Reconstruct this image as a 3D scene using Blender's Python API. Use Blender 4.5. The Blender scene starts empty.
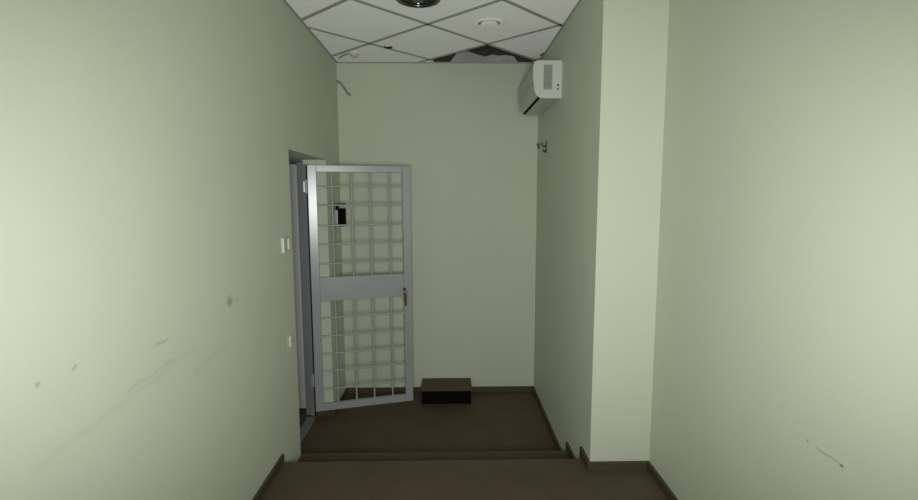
import bpy, bmesh, math, random
from mathutils import Vector, Matrix

random.seed(4)
scene = bpy.context.scene
C = scene.collection

# ---------------------------------------------------------------- camera
EYE = Vector((0, 0, 1.73))
F, PITCH, YAW, ROLL = 482.32, 0.1116, 0.0176, 0.0021
right = Vector((math.cos(YAW), -math.sin(YAW), 0))
fh = Vector((math.sin(YAW), math.cos(YAW), 0))
fwd = fh * math.cos(PITCH) - Vector((0, 0, 1)) * math.sin(PITCH)
up = fh * math.sin(PITCH) + Vector((0, 0, 1)) * math.cos(PITCH)
r2 = right * math.cos(ROLL) - up * math.sin(ROLL)
u2 = right * math.sin(ROLL) + up * math.cos(ROLL)
cd = bpy.data.cameras.new('camera')
cam = bpy.data.objects.new('camera', cd)
C.objects.link(cam)
cd.sensor_width = 36
cd.lens = 36 * F / 918
cd.clip_start = 0.02
m = Matrix.Identity(4)
for i in range(3):
    m[i][0], m[i][1], m[i][2], m[i][3] = r2[i], u2[i], -fwd[i], EYE[i]
cam.matrix_world = m
scene.camera = cam

# ---------------------------------------------------------------- world, lights, exposure
w = bpy.data.worlds.new('world')
scene.world = w
w.use_nodes = True
w.node_tree.nodes['Background'].inputs[0].default_value = (0.75, 0.85, 1.0, 1)
w.node_tree.nodes['Background'].inputs[1].default_value = 0.25
scene.view_settings.view_transform = 'Standard'
scene.view_settings.look = 'None'
scene.view_settings.gamma = 1
scene.view_settings.exposure = 0.0


def area(name, loc, target, sx, sy, power, col):
    ld = bpy.data.lights.new(name, 'AREA')
    ld.shape = 'RECTANGLE'
    ld.size, ld.size_y, ld.energy, ld.color = sx, sy, power, col
    o = bpy.data.objects.new(name, ld)
    C.objects.link(o)
    o.location = loc
    o.rotation_euler = (Vector(target) - Vector(loc)).to_track_quat('-Z', 'Y').to_euler()
    return o


# assumed lamp beside the camera, and weak added fill from an assumed window behind
sl = bpy.data.lights.new('assumed_camera_lamp', 'SPOT')  # unseen lamp, assumed from the frontal light
sl.energy, sl.color = 189, (0.965, 1.0, 0.985)
sl.spot_size, sl.spot_blend, sl.shadow_soft_size = math.radians(88), 1.0, 0.26
so_ = bpy.data.objects.new('assumed_camera_lamp', sl)
C.objects.link(so_)
so_.location = (0.02, -0.21, 1.60)
so_.rotation_euler = (Vector((0.0, 3, 1.56)) - so_.location).to_track_quat('-Z', 'Y').to_euler()
so_.scale = (1.85, 1.0, 1.0)      # the assumed lamp's beam is set wider than high
area('assumed_window_fill', (0.05, -1.62, 1.75), (0.05, 3, 1.75), 0.9, 1.0, 7, (1.0, 1.0, 0.85))  # added fill; the unseen window it shines from is assumed


# ---------------------------------------------------------------- materials
def mat(name, col, rough=0.6, dr=0.0, metal=0.0, noise=0.0, scale=20.0, bump=0.0, bscale=200.0, spec=0.5, stretch=(1, 1, 1)):
    m = bpy.data.materials.new(name)
    m.use_nodes = True
    nt = m.node_tree
    b = nt.nodes['Principled BSDF']
    b.inputs['Base Color'].default_value = (*col, 1)
    b.inputs['Roughness'].default_value = rough
    b.inputs['Metallic'].default_value = metal
    b.inputs['Diffuse Roughness'].default_value = dr
    b.inputs['Specular IOR Level'].default_value = spec
    tc = nt.nodes.new('ShaderNodeTexCoord')
    mp = nt.nodes.new('ShaderNodeMapping')
    mp.inputs['Scale'].default_value = stretch
    nt.links.new(tc.outputs['Object'], mp.inputs[0])
    if noise:
        n = nt.nodes.new('ShaderNodeTexNoise')
        n.inputs['Scale'].default_value = scale
        n.inputs['Detail'].default_value = 5
        nt.links.new(mp.outputs[0], n.inputs[0])
        mx = nt.nodes.new('ShaderNodeMix')
        mx.data_type = 'RGBA'
        mx.inputs[6].default_value = (*[c * (1 - noise) for c in col], 1)
        mx.inputs[7].default_value = (*[min(1, c * (1 + noise)) for c in col], 1)
        nt.links.new(n.outputs[0], mx.inputs[0])
        nt.links.new(mx.outputs[2], b.inputs['Base Color'])
    if bump:
        n2 = nt.nodes.new('ShaderNodeTexNoise')
        n2.inputs['Scale'].default_value = bscale
        nt.links.new(mp.outputs[0], n2.inputs[0])
        bp = nt.nodes.new('ShaderNodeBump')
        bp.inputs['Strength'].default_value = bump
        bp.inputs['Distance'].default_value = 0.003
        nt.links.new(n2.outputs[0], bp.inputs['Height'])
        nt.links.new(bp.outputs[0], b.inputs['Normal'])
    return m


def add_marks(m, axis_x, marks):
    """scuffs: line segments (y1,z1,y2,z2,width,strength) darkening the paint itself"""
    nt = m.node_tree
    b = nt.nodes['Principled BSDF']
    src = b.inputs['Base Color'].links[0].from_socket
    tc = [n for n in nt.nodes if n.type == 'TEX_COORD'][0]
    wob = nt.nodes.new('ShaderNodeTexNoise')
    wob.inputs['Scale'].default_value = 14
    nt.links.new(tc.outputs['Object'], wob.inputs[0])

    def vm(op, a, bb=None, s=None):
        n = nt.nodes.new('ShaderNodeVectorMath')
        n.operation = op
        for k, v in ((0, a), (1, bb)):
            if v is None:
                continue
            if isinstance(v, tuple):
                n.inputs[k].default_value = v
            else:
                nt.links.new(v, n.inputs[k])
        if s is not None:
            nt.links.new(s, n.inputs['Scale'])
        return n

    def mth(op, a, bb=None, clamp=False):
        n = nt.nodes.new('ShaderNodeMath')
        n.operation = op
        n.use_clamp = clamp
        for k, v in ((0, a), (1, bb)):
            if v is None:
                continue
            if isinstance(v, (int, float)):
                n.inputs[k].default_value = v
            else:
                nt.links.new(v, n.inputs[k])
        return n.outputs[0]
    wv = vm('SUBTRACT', wob.outputs['Color'], (.5, .5, .5)).outputs[0]
    sc = nt.nodes.new('ShaderNodeVectorMath')
    sc.operation = 'SCALE'
    nt.links.new(wv, sc.inputs[0])
    sc.inputs['Scale'].default_value = 0.035
    p = vm('MULTIPLY', vm('ADD', tc.outputs['Object'], sc.outputs[0]).outputs[0], (0, 1, 1)).outputs[0]
    total = None
    for (y1, z1, y2, z2, wd, st) in marks:
        ba = (0, y2 - y1, z2 - z1)
        L2 = ba[1] ** 2 + ba[2] ** 2 + 1e-9
        pa = vm('SUBTRACT', p, (0, y1, z1)).outputs[0]
        t = mth('DIVIDE', vm('DOT_PRODUCT', pa, ba).outputs['Value'], L2, True)
        s = nt.nodes.new('ShaderNodeVectorMath')
        s.operation = 'SCALE'
        s.inputs[0].default_value = ba
        nt.links.new(t, s.inputs['Scale'])
        dist = vm('LENGTH', vm('SUBTRACT', pa, s.outputs[0]).outputs[0]).outputs['Value']
        f = mth('MULTIPLY', mth('SUBTRACT', 1.0, mth('DIVIDE', dist, wd), True), st)
        total = f if total is None else mth('MAXIMUM', total, f)
    mx = nt.nodes.new('ShaderNodeMix')
    mx.data_type = 'RGBA'
    nt.links.new(total, mx.inputs[0])
    nt.links.new(src, mx.inputs[6])
    mx.inputs[7].default_value = (0.10, 0.09, 0.07, 1)
    nt.links.new(mx.outputs[2], b.inputs['Base Color'])


PAINT = (0.585, 0.617, 0.490)
M = {}
M['paint'] = mat('green_paint', PAINT, 0.6, dr=0.10, noise=0.03, scale=3.0, bump=0.10, bscale=160, spec=0.3)
M['paint_l'] = mat('green_paint_scuffed', PAINT, 0.6, dr=0.10, noise=0.03, scale=3.0, bump=0.10, bscale=160, spec=0.3)
add_marks(M['paint_l'], True, [
    (2.01, 1.295, 2.01, 1.29, .030, .6), (2.02, 1.285, 2.08, 1.29, .010, .12),
    (1.06, 1.309, 1.06, 1.308, .011, .45), (1.160, 1.307, 1.168, 1.309, .008, .35),
    (1.49, 1.266, 1.552, 1.266, .007, .25), (1.031, 1.127, 1.702, 1.181, .016, .07),
    (1.348, 1.178, 1.595, 1.187, .012, .12), (1.70, 1.10, 2.0, 1.12, .02, .07)])
M['paint_r'] = mat('green_paint_marked', PAINT, 0.6, dr=0.10, noise=0.03, scale=3.0, bump=0.10, bscale=160, spec=0.3)
add_marks(M['paint_r'], True, [
    (1.331, 1.007, 1.330, 1.007, .007, .6), (1.292, 1.004, 1.215, 1.007, .004, .45),
    (1.205, 1.006, 1.200, 1.008, .008, .8)])
M['floor'] = mat('brown_linoleum', (0.115, 0.085, 0.055), 0.5, noise=0.22, scale=5, bump=0.1, bscale=60, spec=0.12)
M['skirt'] = mat('brown_skirting', (0.080, 0.062, 0.040), 0.5, noise=0.1, scale=8, spec=0.3)
M['tile'] = mat('ceiling_board', (0.80, 0.79, 0.77), 0.9, dr=0.6, noise=0.06, scale=60, bump=0.3, bscale=260, spec=0.1)
M['board_d'] = mat('dirty_board', (0.46, 0.46, 0.43), 0.9, dr=1.0, noise=0.35, scale=12)
M['grid'] = mat('ceiling_bar_grey', (0.40, 0.40, 0.37), 0.5, noise=0.03)
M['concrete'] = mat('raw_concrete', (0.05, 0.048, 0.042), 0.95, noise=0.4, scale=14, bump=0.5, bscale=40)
M['steel'] = mat('grey_steel_paint', (0.37, 0.375, 0.385), 0.27, spec=0.8, noise=0.03, scale=10, bump=0.05, bscale=50)
M['steel_d'] = mat('grey_frame_paint', (0.23, 0.235, 0.25), 0.4, noise=0.03, scale=10)
M['bar'] = mat('grey_bar_paint', (0.42, 0.43, 0.42), 0.45, noise=0.03, scale=10)
M['matt'] = mat('matt_black', (0.006, 0.005, 0.004), 0.9, noise=0.1, spec=0.05)
M['door'] = mat('pale_door_paint', (0.78, 0.77, 0.76), 0.45, noise=0.02, scale=6)
M['white'] = mat('white_plastic', (0.62, 0.63, 0.58), 0.3, noise=0.015, scale=8)
M['white_o'] = mat('off_white_plastic', (0.55, 0.55, 0.50), 0.35, noise=0.015, scale=8)
M['black'] = mat('black_plastic', (0.008, 0.008, 0.008), 0.35, noise=0.1)
M['darkslot'] = mat('dark_slot', (0.012, 0.012, 0.012), 0.7, noise=0.1)
M['ink'] = mat('grey_print', (0.09, 0.095, 0.085), 0.6, noise=0.05)
M['label'] = mat('label_film', (0.48, 0.48, 0.45), 0.4, noise=0.03)
M['chrome'] = mat('chrome', (0.35, 0.36, 0.34), 0.12, metal=1.0, noise=0.02)
M['chrome_d'] = mat('dull_chrome', (0.16, 0.17, 0.15), 0.3, metal=1.0, noise=0.3, scale=30)
M['brass'] = mat('worn_brass', (0.16, 0.11, 0.05), 0.35, metal=1.0, noise=0.2)
M['iron'] = mat('dark_iron', (0.03, 0.028, 0.025), 0.45, metal=0.6, noise=0.2)
M['wood'] = mat('brown_board', (0.082, 0.052, 0.028), 0.6, noise=0.3, scale=12, bump=0.2, bscale=40, stretch=(1, 8, 8))
M['cable'] = mat('painted_cable', (0.22, 0.23, 0.16), 0.5, noise=0.05)
M['glass'] = mat('lamp_glass', (0.10, 0.11, 0.10), 0.08, noise=0.1, scale=40)
gm = bpy.data.materials.new('assumed_window_glass')  # glass for the assumed rear window
gm.use_nodes = True
nt = gm.node_tree
b0 = nt.nodes['Principled BSDF']
b0.inputs['Roughness'].default_value = 0.03
tr = nt.nodes.new('ShaderNodeBsdfTransparent')
ms = nt.nodes.new('ShaderNodeMixShader')
ms.inputs[0].default_value = 0.08
nt.links.new(tr.outputs[0], ms.inputs[1])
nt.links.new(b0.outputs[0], ms.inputs[2])
nt.links.new(ms.outputs[0], nt.nodes['Material Output'].inputs[0])
M['pane'] = gm


# ---------------------------------------------------------------- mesh helpers
def box(bm, x0, x1, y0, y1, z0, z1, mtx=None):
    vs = []
    for z in (z0, z1):
        for x, y in ((x0, y0), (x1, y0), (x1, y1), (x0, y1)):
            v = Vector((x, y, z))
            vs.append(bm.verts.new(mtx @ v if mtx else v))
    for f in ((3, 2, 1, 0), (4, 5, 6, 7), (0, 1, 5, 4), (1, 2, 6, 5), (2, 3, 7, 6), (3, 0, 4, 7)):
        bm.faces.new([vs[i] for i in f])


def prism(bm, pts, axis, a, b):
    """outline in the other two axes (cyclic order kept x<y<z), extruded from a to b along axis"""
    def mk(p, t):
        if axis == 0:
            return (t, p[0], p[1])
        if axis == 1:
            return (p[0], t, p[1])
        return (p[0], p[1], t)
    A = [bm.verts.new(mk(p, a)) for p in pts]
    B = [bm.verts.new(mk(p, b)) for p in pts]
    bm.faces.new(A)
    bm.faces.new(B[::-1])
    n = len(pts)
    for i in range(n):
        bm.faces.new((A[i], B[i], B[(i + 1) % n], A[(i + 1) % n]))


def lathe(bm, prof, mtx=None, n=40, close=False):
    """profile [(r, z)] spun about z"""
    rings = []
    for r, z in prof:
        if r < 1e-6:
            v = Vector((0, 0, z))
            rings.append([bm.verts.new(mtx @ v if mtx else v)])
        else:
            rr = []
            for i in range(n):
                a = 2 * math.pi * i / n
                v = Vector((r * math.cos(a), r * math.sin(a), z))
                rr.append(bm.verts.new(mtx @ v if mtx else v))
            rings.append(rr)
    pairs = list(zip(rings, rings[1:]))
    if close:
        pairs.append((rings[-1], rings[0]))
    for p, q in pairs:
        for i in range(n):
            j = (i + 1) % n
            if len(p) == 1 and len(q) == 1:
                continue
            if len(p) == 1:
                bm.faces.new((p[0], q[i], q[j]))
            elif len(q) == 1:
                bm.faces.new((p[i], q[0], p[j]))
            else:
                bm.faces.new((p[i], q[i], q[j], p[j]))


def tube(bm, pts, r, n=10):
    pts = [Vector(p) for p in pts]
    rings = []
    for i, p in enumerate(pts):
        d = (pts[min(i + 1, len(pts) - 1)] - pts[max(i - 1, 0)]).normalized()
        q = d.to_track_quat('Z', 'Y')
        rings.append([bm.verts.new(p + q @ Vector((r * math.cos(2 * math.pi * k / n), r * math.sin(2 * math.pi * k / n), 0)))
                      for k in range(n)])
    for a, b in zip(rings, rings[1:]):
        for k in range(n):
            bm.faces.new((a[k], a[(k + 1) % n], b[(k + 1) % n], b[k]))
    bm.faces.new(rings[0][::-1])
    bm.faces.new(rings[-1])


def obj(name, bm, material, parent=None, bevel=0.0, smooth=False, origin=None):
    bmesh.ops.recalc_face_normals(bm, faces=bm.faces)
    if origin is not None:
        bmesh.ops.translate(bm, verts=bm.verts, vec=-Vector(origin))
    me = bpy.data.meshes.new(name)
    bm.to_mesh(me)
    bm.free()
    me.materials.append(material)
    o = bpy.data.objects.new(name, me)
    C.objects.link(o)
    if origin is not None:
        o.location = origin
    if parent:
        o.parent = parent
    if bevel:
        mo = o.modifiers.new('bevel', 'BEVEL')
        mo.width = bevel
        mo.segments = 3
        mo.limit_method = 'ANGLE'
        mo.harden_normals = False
    if smooth:
        for p in me.polygons:
            p.use_smooth = True
        try:
            me.set_sharp_from_angle(angle=math.radians(40))
        except Exception:
            pass
    return o


def struct(name, bm, material, **k):
    o = obj(name, bm, material, **k)
    if o.parent is None:
        o['kind'] = 'structure'
    return o


def tag(o, label, cat, group=None):
    o['label'] = label
    o['category'] = cat
    if group:
        o['group'] = group
    return o


def thing(name, label, cat, loc=(0, 0, 0), rz=0, group=None):
    o = bpy.data.objects.new(name, None)
    C.objects.link(o)
    o.location = loc
    o.rotation_euler = (0, 0, rz)
    o.empty_display_size = 0.1
    return tag(o, label, cat, group)


B = bmesh.new
XL, XN, XR, YB, YP = -.9286, .7347, 1.0511, 4.1164, 2.4057
YR = -1.6                       # wall behind the camera
ZU, ZM, ZC = .28, .14, 2.82     # upper floor, middle step, ceiling
E1, E2 = 2.5175, 2.8575         # the two nosings
D1, D2, DH = 2.835, 3.6685, 2.0  # doorway in the left wall
HT = 3.15

# ---------------------------------------------------------------- setting
bm = B()
prism(bm, [(YR - .2, -.15), (YB + .15, -.15), (YB + .15, 0), (E2, 0), (E2, ZM), (E1, ZM), (E1, ZU), (YR - .2, ZU)], 0, XL - .02, XR + .15)
struct('floor', bm, M['floor'])
bm = B()
box(bm, -3.0, XL - .02, 1.9, 4.9, -.15, -.0005)
struct('floor', bm, M['floor'])

bm = B()
prism(bm, [(YR - .2, -.15), (D1, -.15), (D1, DH), (D2, DH), (D2, -.15), (YB + .15, -.15), (YB + .15, HT), (YR - .2, HT)], 0, XL - .17, XL)
struct('wall_left', bm, M['paint_l'])
bm = B()
box(bm, XL - .02, 1.25, YB, YB + .15, -.15, ZC + .004)
struct('wall_back', bm, M['paint'])
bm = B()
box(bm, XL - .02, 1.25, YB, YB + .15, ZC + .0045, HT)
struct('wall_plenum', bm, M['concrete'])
bm = B()
box(bm, XN, XR + .2, YP, YB + .15, -.15, HT)
struct('wall_alcove', bm, M['paint'])
bm = B()
box(bm, XR, XR + .15, YR - .2, YP, -.15, HT)
struct('wall_right', bm, M['paint_r'])
# wall behind the camera with an assumed, unseen window
WX0, WX1, WZ0, WZ1 = -.45, .55, 1.15, 2.35
bm = B()
box(bm, XL, WX0, YR - .2, YR, -.15, HT)
box(bm, WX1, XR, YR - .2, YR, -.15, HT)
box(bm, WX0, WX1, YR - .2, YR, -.15, WZ0)
box(bm, WX0, WX1, YR - .2, YR, WZ1, HT)
struct('wall_rear', bm, M['paint'])
bm = B()
for a in ((WX0, WX0 + .05, WZ0, WZ1), (WX1 - .05, WX1, WZ0, WZ1), (WX0 + .05, WX1 - .05, WZ0, WZ0 + .05), (WX0 + .05, WX1 - .05, WZ1 - .05, WZ1), (.03, .07, WZ0 + .05, WZ1 - .05)):
    box(bm, a[0], a[1], YR - .14, YR - .08, a[2], a[3])
wf = struct('assumed_window_1', bm, M['white_o'], bevel=.004)  # unseen window, assumed as the source of the fill
bm = B()
box(bm, WX0 + .05, .03, YR - .115, YR - .109, WZ0 + .05, WZ1 - .05)
box(bm, .07, WX1 - .05, YR - .115, YR - .109, WZ0 + .05, WZ1 - .05)
obj('assumed_window_pane', bm, M['pane'], parent=wf)

# suspended ceiling laid on the diagonal, one board missing at the back wall
N2 = Vector((.272, 3.618))
VA, VB = Vector((.412, .402)), Vector((-.436, .398))
hA = N2 + VA
hB = N2 + VB
cA = hA + VB * ((YB - hA.y) / VB.y)
cB = hB + VA * ((YB - hB.y) / VA.y)
out = [(XL - .02, YR - .1), (XR + .02, YR - .1), (XR + .02, YP + .02), (XN, YP + .02), (XN, 3.79), (.702, 3.86), (.712, 3.97), (XN, 3.985), (XN, YB),
       (hA.x, YB), tuple(hA), tuple(N2), tuple(hB), (hB.x + .03, YB), (XL - .02, YB)]
bm = B()
prism(bm, out, 2, ZC, ZC + .015)
struct('ceiling', bm, M['tile'])
bm = B()
box(bm, XL - .2, 1.3, YR - .2, YB + .2, HT, HT + .12)
struct('ceiling', bm, M['concrete'])


def inside(p):
    if p.y > 4.021 and -.14 < p.x < .67:
        return False
    return XL < p.x < (XN if p.y > YP else XR) and YR < p.y < YB


bm = B()


def bar_run(p, d, wd=.012):
    """clip the infinite line p+t*d to the room and lay a bar under the boards"""
    ts = [i * .004 for i in range(-1800, 1801)]
    run = [t for t in ts if inside(p + d * t)]
    if len(run) < 8:
        return
    a, b = p + d * run[0], p + d * run[-1]
    u = (b - a).normalized()
    n = Vector((-u.y, u.x)) * wd
    a, b = a - u * .004, b + u * .004
    prism(bm, [tuple(a + n), tuple(a - n), tuple(b - n), tuple(b + n)], 2, ZC - .004, ZC + .001)


for k in range(-16, 10):
    bar_run(N2 + VB * k, VA)
for k in range(-16, 10):
    bar_run(N2 + VA * k, VB)
struct('ceiling_grid', bm, M['grid'])
# wall angle around the edge of the ceiling
bm = B()
box(bm, XL, XN, YB - .018, YB, ZC - .006, ZC + .001)
struct('trim_back', bm, M['grid'])
bm = B()
box(bm, XL, XL + .012, YR, YB - .018, ZC - .005, ZC + .0005)
struct('trim_left', bm, M['grid'])
bm = B()
box(bm, XN - .010, XN, YP + .002, YB - .018, ZC - .005, ZC + .0005)
box(bm, XR - .010, XR, YR, YP - .002, ZC - .005, ZC + .0005)
struct('trim_right', bm, M['grid'])

# skirting boards
SH, ST = .05, .014
bm = B()
box(bm, XL, XL + ST, YR, E1 - .002, ZU, ZU + SH)
struct('baseboard_left', bm, M['skirt'], bevel=.003)
bm = B()
box(bm, XL - .168, XL + ST, D2 - ST, D2, .0001, .062)
box(bm, XL, XL + ST, D2 + .0005, YB, 0, SH)
box(bm, XL + ST, XN - ST, YB - ST, YB, 0, SH)
struct('baseboard_back', bm, M['skirt'], bevel=.003)
bm = B()
o1, o2 = .038, .012
prism(bm, [(YP, ZU), (E1 + .0005, ZU), (E1 + .0005, ZM), (E2 + .0005, ZM), (E2 + .0005, 0), (YB, 0), (YB, SH), (E2 + o2, SH), (E2 + o2, ZM + SH), (E1 + o1, ZM + SH), (E1 + o1, ZU + SH), (YP, ZU + SH)], 0, XN - ST, XN)
struct('baseboard_alcove', bm, M['skirt'])
bm = B()
box(bm, XN - ST, XR - ST, YP - ST, YP, ZU, ZU + SH)
box(bm, XR - ST, XR, YR, YP, ZU, ZU + SH)
struct('baseboard_right', bm, M['skirt'], bevel=.003)

# doorway: steel frame behind the wall, pale leaf standing open in the side room
bm = B()
X0, X1 = XL - .225, XL - .1705
box(bm, X0, X1, D1 - .06, D1, 0, 2.06)
box(bm, X0, X1, D2 + .02, D2 + .08, 0, 2.06)
box(bm, X0, X1, D1, D2 + .02, 1.985, 2.06)
df = struct('door_1', bm, M['steel_d'], bevel=.004)
bm = B()
box(bm, X0 - .80, X0 - .006, 3.785, 3.825, .012, 1.975)
lf = obj('door_leaf', bm, M['door'], parent=df, bevel=.003)
bm = B()
lm = Matrix.Translation((X0 - .73, 3.785, 1.0)) @ Matrix.Rotation(math.pi / 2, 4, 'X')
lathe(bm, [(0, 0.002), (.022, 0.002), (.022, .008), (.009, .012), (.009, .045), (0, .045)], lm, 20)
box(bm, X0 - .74, X0 - .61, 3.738, 3.75, .992, 1.008)
obj('door_handle', bm, M['chrome'], parent=lf, smooth=True)
bm = B()
prism(bm, [(D1, .0), (D2 - .03, .0), (D2 - .03, .012), (D1, .012)], 0, XL - .20, XL - .13)
struct('trim_1', bm, M['steel_d'], bevel=.003)
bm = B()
box(bm, -1.0735, -1.062, D2 - .022, D2 - .0005, .0125, 1.965)  # dark strip standing in for the shadow in the gap beside the gate hinges
struct('gap_shade_strip', bm, M['iron'])
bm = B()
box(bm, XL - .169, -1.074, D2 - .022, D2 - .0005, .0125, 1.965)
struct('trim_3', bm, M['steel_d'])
# side room beyond the doorway
bm = B()
box(bm, -3.15, -3.0, 1.9, 4.9, -.15, HT)
box(bm, -3.0, XL - .17, 4.75, 4.9, -.15, HT)
box(bm, -3.0, XL - .17, 1.9, 2.05, -.15, HT)
box(bm, -3.0, XL - .17, 2.05, 4.75, 2.75, 2.85)
struct('wall_side', bm, M['paint'])

# ---------------------------------------------------------------- barred gate
GA, GB = Vector((-1.055, 3.62)), Vector((-.314, 3.815))
gang = math.atan2(GB.y - GA.y, GB.x - GA.x)
gate = thing('barred_gate', 'grey steel barred gate swung open from the doorway in the left wall', 'gate', (GA.x, GA.y, 0), gang)
W = .766
DPT = .0175
G0, G1 = .065, 1.959


def gpart(name, u0, u1, z0, z1, d=DPT, mt='steel', bev=.002, par=None, y=0):
    bm = B()
    box(bm, u0, u1, y - d, y + d, z0, z1)
    return obj(name, bm, M[mt], parent=par or gate, bevel=bev)


gpart('stile', 0, .062, G0, G1)
gpart('stile', .705, W, G0, G1)
gpart('rail', .0622, .7048, 1.910, G1 - .0005)
gpart('rail', .0622, .7048, G0 + .0005, .118)
gpart('middle_plate', .0622, .7048, .934, 1.118, .0165)
for u in (.172, .315, .455, .602):
    for z0, z1 in ((1.1182, 1.9098), (.1182, .9338)):
        bm = B()
        tube(bm, [(u, .004, z0), (u, .004, z1)], .0068, 10)
        obj('vertical_bar', bm, M['bar'], parent=gate, smooth=True)
for z in (1.803, 1.663, 1.511, 1.369, 1.222, .802, .658, .518, .380, .236):
    bm = B()
    tube(bm, [(.0622, -.0065, z), (.7048, -.0065, z)], .0062, 10)
    obj('crossbar', bm, M['bar'], parent=gate, smooth=True)
for z in (1.80, .315):
    bm = B()
    tube(bm, [(-.012, -.004, z - .05), (-.012, -.004, z + .05)], .010, 14)
    box(bm, -.03, -.012, -.004, .0, z - .04, z + .04)
    obj('hinge', bm, M['steel'], parent=gate, smooth=True)
bm = B()
box(bm, .678, .728, -DPT - .003, -DPT, .930, 1.03)
lk = obj('lock', bm, M['steel'], parent=gate, bevel=.0015)
lk['label'] = 'lock plate with keyhole, keys left hanging in it'
bm = B()
lathe(bm, [(0, 0), (.011, 0), (.011, .010), (.008, .012), (0, .012)], Matrix.Translation((.703, -DPT - .003, .998)) @ Matrix.Rotation(math.pi / 2, 4, 'X'), 20)
obj('keyhole', bm, M['iron'], parent=lk, smooth=True)
bm = B()
box(bm, .7015, .7045, -.062, -.032, .993, 1.003)
lathe(bm, [(.010, -.0013), (.010, .0013), (.003, .0013), (.003, -.0013)], Matrix.Translation((.703, -.068, .998)) @ Matrix.Rotation(math.pi / 2, 4, 'Y'), 18, True)
ky = obj('key', bm, M['iron'], parent=lk)
bm = B()
pts = [(.703 + .011 * math.sin(a), -.069, .985 + .013 * math.cos(a)) for a in [i * math.pi / 8 for i in range(17)]]
tube(bm, pts, .0015, 6)
box(bm, .690, .707, -.072, -.069, .915, .974)
box(bm, .699, .715, -.0685, -.066, .868, .965)
obj('key_ring', bm, M['brass'], parent=lk)
bm = B()
box(bm, W, W + .0015, -.009, .009, .93, 1.07)
obj('lock_faceplate', bm, M['iron'], parent=gate)

# ---------------------------------------------------------------- air conditioner
AY0, AY1, AD, AZ0, AZ1 = 3.25, 3.98, .190, 2.367, 2.609
XF = XN - AD
ac = thing('air_conditioner', 'white wall-mounted split air conditioner high on the right alcove wall below the ceiling', 'air conditioner', (XN, AY0, AZ0))


def acprof(g=0.0, x_in=None):
    """outline in x, z relative to the wall foot of the unit"""
    H = AZ1 - AZ0
    p = [(0, H - g), (-AD + .035, H - g)]
    for i in range(1, 6):
        a = math.pi / 2 * i / 5
        p.append((-AD + .035 + g - .035 * math.sin(a), H - g - .035 + .035 * math.cos(a)))
    p += [(-AD + g, .125), (-AD + .006 + g, .085)]
    for i in range(1, 7):
        a = math.pi / 2 * i / 6
        p.append((-AD + .070 + g - .064 * math.cos(a), .075 + g - .075 * math.sin(a) * 1.0))
    p.append((0, g))
    return p


L = AY1 - AY0
bm = B()
prism(bm, acprof(.003), 1, .02, L - .02)
obj('body', bm, M['white_o'], parent=ac, smooth=True)
for y0, y1 in ((0, .0198), (L - .0198, L)):
    bm = B()
    prism(bm, acprof(0), 1, y0, y1)
    obj('end_cap', bm, M['white'], parent=ac, bevel=.003)
bm = B()
pp = [(-AD + .0015, .110), (-AD + .0015, .200), (-AD + .004, .203), (-AD + .006, .200), (-AD + .006, .110)]
prism(bm, pp, 1, .021, L - .021)
obj('front_panel', bm, M['white_o'], parent=ac)
def arc(off, a0, a1, n=6):
    return [(-AD + .070 - (.064 + off) * math.cos(math.radians(a0 + (a1 - a0) * i / n)),
             .075 - (.075 + off) * math.sin(math.radians(a0 + (a1 - a0) * i / n))) for i in range(n + 1)]


bm = B()
prism(bm, arc(.002, 58, 72) + arc(-.004, 58, 72)[::-1], 1, .021, L - .06)
obj('air_outlet', bm, M['matt'], parent=ac)
bm = B()
box(bm, -.124, -.062, -.0012, 0, .052, .215)
lb = obj('rating_label', bm, M['label'], parent=ac)
bm = B()
z = .208
while z > .060:
    x = -.120
    while x < -.069:
        wd = random.uniform(.004, .010)
        box(bm, x, min(x + wd, -.066), -.0016, -.0012, z - .0045, z)
        x += wd + random.uniform(.0015, .003)
    z -= .0075
obj('print', bm, M['ink'], parent=lb)
bm = B()
for zz, r in ((.083, .0075), (.060, .006)):
    lathe(bm, [(0, 0), (r, 0), (r, .002), (0, .002)], Matrix.Translation((-.026, 0, zz)) @ Matrix.Rotation(math.pi / 2, 4, 'X'), 16)
obj('screw_cover', bm, M['ink'], parent=ac)
for x, zz in ((-.145, .030), (-.092, .018)):
    bm = B()
    lathe(bm, [(0, .004), (.004, .003), (.007, 0), (.007, -.001), (0, -.001)], Matrix.Translation((x, 0, zz)) @ Matrix.Rotation(math.pi / 2, 4, 'X'), 16)
    obj('clip', bm, M['white'], parent=ac, smooth=True)

# ---------------------------------------------------------------- ceiling fittings
dl = thing('downlight', 'round chrome-rimmed recessed downlight cut by the top edge of the photo', 'light', (-.174, 2.80, ZC))
bm = B()
lathe(bm, [(.096, -.001), (.099, -.010), (.110, -.016), (.124, -.012), (.130, -.001), (.126, -.0005)], None, 56)
obj('rim', bm, M['chrome_d'], parent=dl, smooth=True)
bm = B()
lathe(bm, [(.0955, -.002), (.0955, -.009), (.085, -.005), (.060, -.002), (0, -.001)], None, 48)
obj('reflector', bm, M['iron'], parent=dl, smooth=True)
bm = B()
lathe(bm, [(.030, -.003), (.034, -.012), (.026, -.024), (.010, -.030), (0, -.031)], None, 32)
obj('bulb', bm, M['glass'], parent=dl, smooth=True)
for i in range(3):
    bm = B()
    a = i * 2.094 - .5
    lathe(bm, [(0, -.016), (.006, -.014), (.009, -.008), (.009, -.004), (0, -.004)],
          Matrix.Translation((.068 * math.cos(a), .068 * math.sin(a), 0)), 16)
    obj('clip', bm, M['chrome'], parent=dl, smooth=True)

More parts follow.
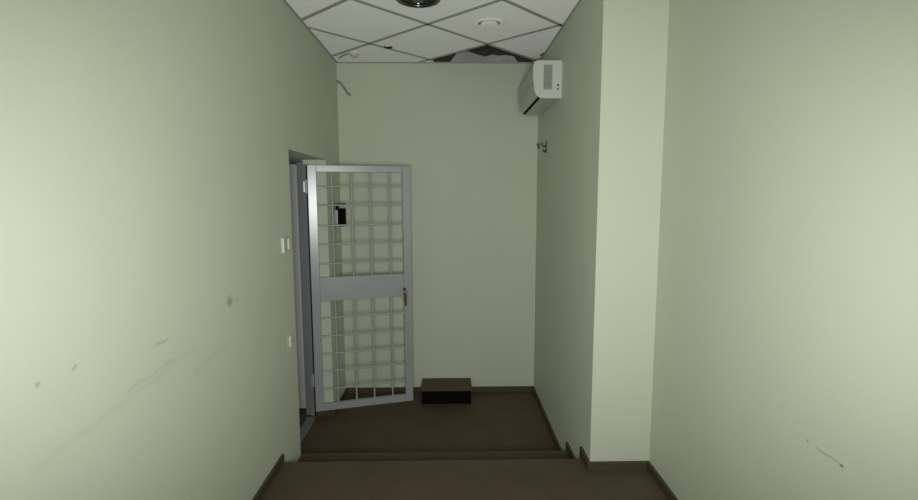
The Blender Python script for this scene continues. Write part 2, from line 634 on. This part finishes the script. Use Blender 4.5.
vent = thing('ceiling_vent', 'round white ceiling vent with a raised centre disc on the board before the missing one', 'vent', (.250, 3.19, ZC))
bm = B()
lathe(bm, [(.072, -.001), (.074, -.010), (.079, -.013), (.086, -.013), (.091, -.011), (.092, -.001)], None, 48)
obj('rim', bm, M['tile'], parent=vent, smooth=True)
bm = B()
lathe(bm, [(.0738, -.0012), (.060, -.0015), (.058, -.0010), (0, -.001)], None, 40)
o = obj('gap', bm, M['grid'], parent=vent)
bm = B()
lathe(bm, [(.050, -.0016), (.052, -.010), (.056, -.012), (.055, -.016), (.045, -.019), (0, -.020)], None, 40)
obj('centre_disc', bm, M['tile'], parent=vent, smooth=True)

sd = thing('ceiling_sensor', 'small round white sensor on the ceiling in the back left corner', 'sensor', (-.725, 3.83, ZC - .0045))
bm = B()
lathe(bm, [(.038, 0.004), (.040, -.004), (.038, -.010), (0, -.010)], None, 32)
obj('base', bm, M['tile'], parent=sd, smooth=True)
bm = B()
lathe(bm, [(.032, -.0102), (.031, -.020), (.022, -.030), (0, -.033)], None, 32)
obj('dome', bm, M['white_o'], parent=sd, smooth=True)
bm = B()
tube(bm, [(-.036, 0, -.004), (-.06, .01, -.010), (-.085, .035, -.006), (-.11, .075, -.005), (-.15, .14, -.003)], .004, 8)
obj('wire', bm, M['cable'], parent=sd, smooth=True)

bm = B()
lathe(bm, [(0, -.012), (.012, -.011), (.017, -.005), (.017, 0), (0, 0)], Matrix.Translation((-.437, 3.70, ZC)), 18)
tube(bm, [(-.437, 3.70, ZC - .008), (-.468, 3.676, ZC - .012), (-.478, 3.668, ZC - .006)], .006, 8)
tag(obj('ceiling_hook', bm, M['iron'], smooth=True, origin=(-.437, 3.70, ZC)), 'tiny dark fitting on a ceiling bar above the open gate', 'fitting')

# broken board leaning in the hole at the back of the ceiling
bm = B()
prism(bm, [(.0, ZC + .0015), (.56, ZC + .0015), (.52, ZC + .05), (.45, ZC + .058), (.40, ZC + .052), (.35, ZC + .062), (.29, ZC + .044), (.22, ZC + .062), (.15, ZC + .088), (.08, ZC + .092), (.04, ZC + .05)], 1, YB - .016, YB - .001)
tag(obj('broken_ceiling_board', bm, M['board_d'], origin=(.27, YB - .01, ZC + .0015)), 'broken piece of grey ceiling board standing in the hole over the back wall', 'ceiling board')

# ---------------------------------------------------------------- fittings on the walls
sw = thing('wall_switch', 'small off-white wall switch with a sunken middle at shoulder height beside the doorway', 'switch', (XL, 2.70, 1.46))
bm = B()
for a in ((-.052, -.030, -.042, .042), (.034, .048, -.040, .042), (-.030, .034, -.042, -.026), (-.030, .034, .030, .042)):
    box(bm, 0, .016, a[0], a[1], a[2], a[3])
obj('frame', bm, M['white'], parent=sw, bevel=.003)
bm = B()
box(bm, 0, .004, -.030, .034, -.026, .030)
obj('back_plate', bm, M['cable'], parent=sw)
bm = B()
box(bm, .0042, .009, -.010, .020, -.018, .022)
obj('rocker', bm, M['white_o'], parent=sw, bevel=.002)

so = thing('wall_socket', 'small pale socket stub low on the left wall just before the doorway', 'socket', (XL, 2.72, .90))
bm = B()
box(bm, 0, .0015, -.040, .040, -.055, .055)
obj('plate', bm, M['paint'], parent=so, bevel=.003)
bm = B()
box(bm, .0017, .014, -.022, .020, -.030, .034)
obj('insert', bm, M['white'], parent=so, bevel=.004)

# entry handset on the strip of wall between the doorway and the corner
hs = thing('lock_box', 'small grey and black box fixed to the wall strip behind the open gate', 'box', (XL, 3.90, 1.56))
bm = B()
box(bm, 0, .034, -.05, .05, -.060, .062)
obj('back_box', bm, M['steel'], parent=hs, bevel=.003)
bm = B()
box(bm, .0342, .080, -.047, .047, -.070, .072)
obj('front_cover', bm, M['matt'], parent=hs, bevel=.004)
bm = B()
box(bm, .030, .078, -.045, .045, .098, .112)
box(bm, .012, .0295, -.02, .02, .0622, .112)
obj('top_bracket', bm, M['matt'], parent=hs, bevel=.002)

bm = B()
tube(bm, [(XL + .002, YB - .012, 2.672), (XL + .03, YB - .008, 2.655), (XL + .055, YB - .006, 2.62), (XL + .085, YB - .008, 2.575), (XL + .108, YB - .014, 2.555)], .0075, 10)
tag(obj('cable', bm, M['cable'], smooth=True, origin=(XL + .03, YB - .01, 2.65)), 'short stiff cable end sticking out of the back left corner under the ceiling', 'cable')

for (y, z, s, lab) in ((3.74, 2.10, 1.0, 'dark double wall hook below the air conditioner, the larger and nearer one'),
                       (4.03, 2.14, .55, 'tiny dark wall hook nearest the back corner of the alcove wall')):
    t = thing('wall_hook', lab, 'hook', (XN, y, z), group=None)
    bm = B()
    box(bm, -.004, 0, -.014 * s, .014 * s, -.045 * s, .045 * s)
    obj('plate', bm, M['iron'], parent=t, bevel=.001)
    bm = B()
    tube(bm, [(-.004, 0, .01 * s), (-.018 * s, 0, .0), (-.030 * s, 0, .012 * s), (-.034 * s, 0, .034 * s)], .005, 8)
    tube(bm, [(-.004, 0, -.02 * s), (-.014 * s, 0, -.036 * s), (-.022 * s, 0, -.030 * s), (-.024 * s, 0, -.016 * s)], .005, 8)
    obj('prong', bm, M['iron'], parent=t, smooth=True)

# ---------------------------------------------------------------- low wooden step at the back wall
st = thing('low_step', 'low brown wooden step with a black front against the back wall', 'step', (-.04, 3.975, 0))
bm = B()
box(bm, -.213, .213, -.125, .125, .118, .136)
obj('top_board', bm, M['wood'], parent=st, bevel=.003)
for s in (-1, 1):
    bm = B()
    box(bm, min(s * .205, s * .188), max(s * .205, s * .188), -.112, .120, 0, .1178)
    obj('side_board', bm, M['matt'], parent=st, bevel=.002)
bm = B()
box(bm, -.1878, .1878, .104, .120, 0.001, .1176)
obj('back_board', bm, M['wood'], parent=st)
bm = B()
box(bm, -.1876, .1876, -.104, -.096, 0.001, .1176)
obj('front_panel', bm, M['matt'], parent=st)['label'] = 'black recessed front'
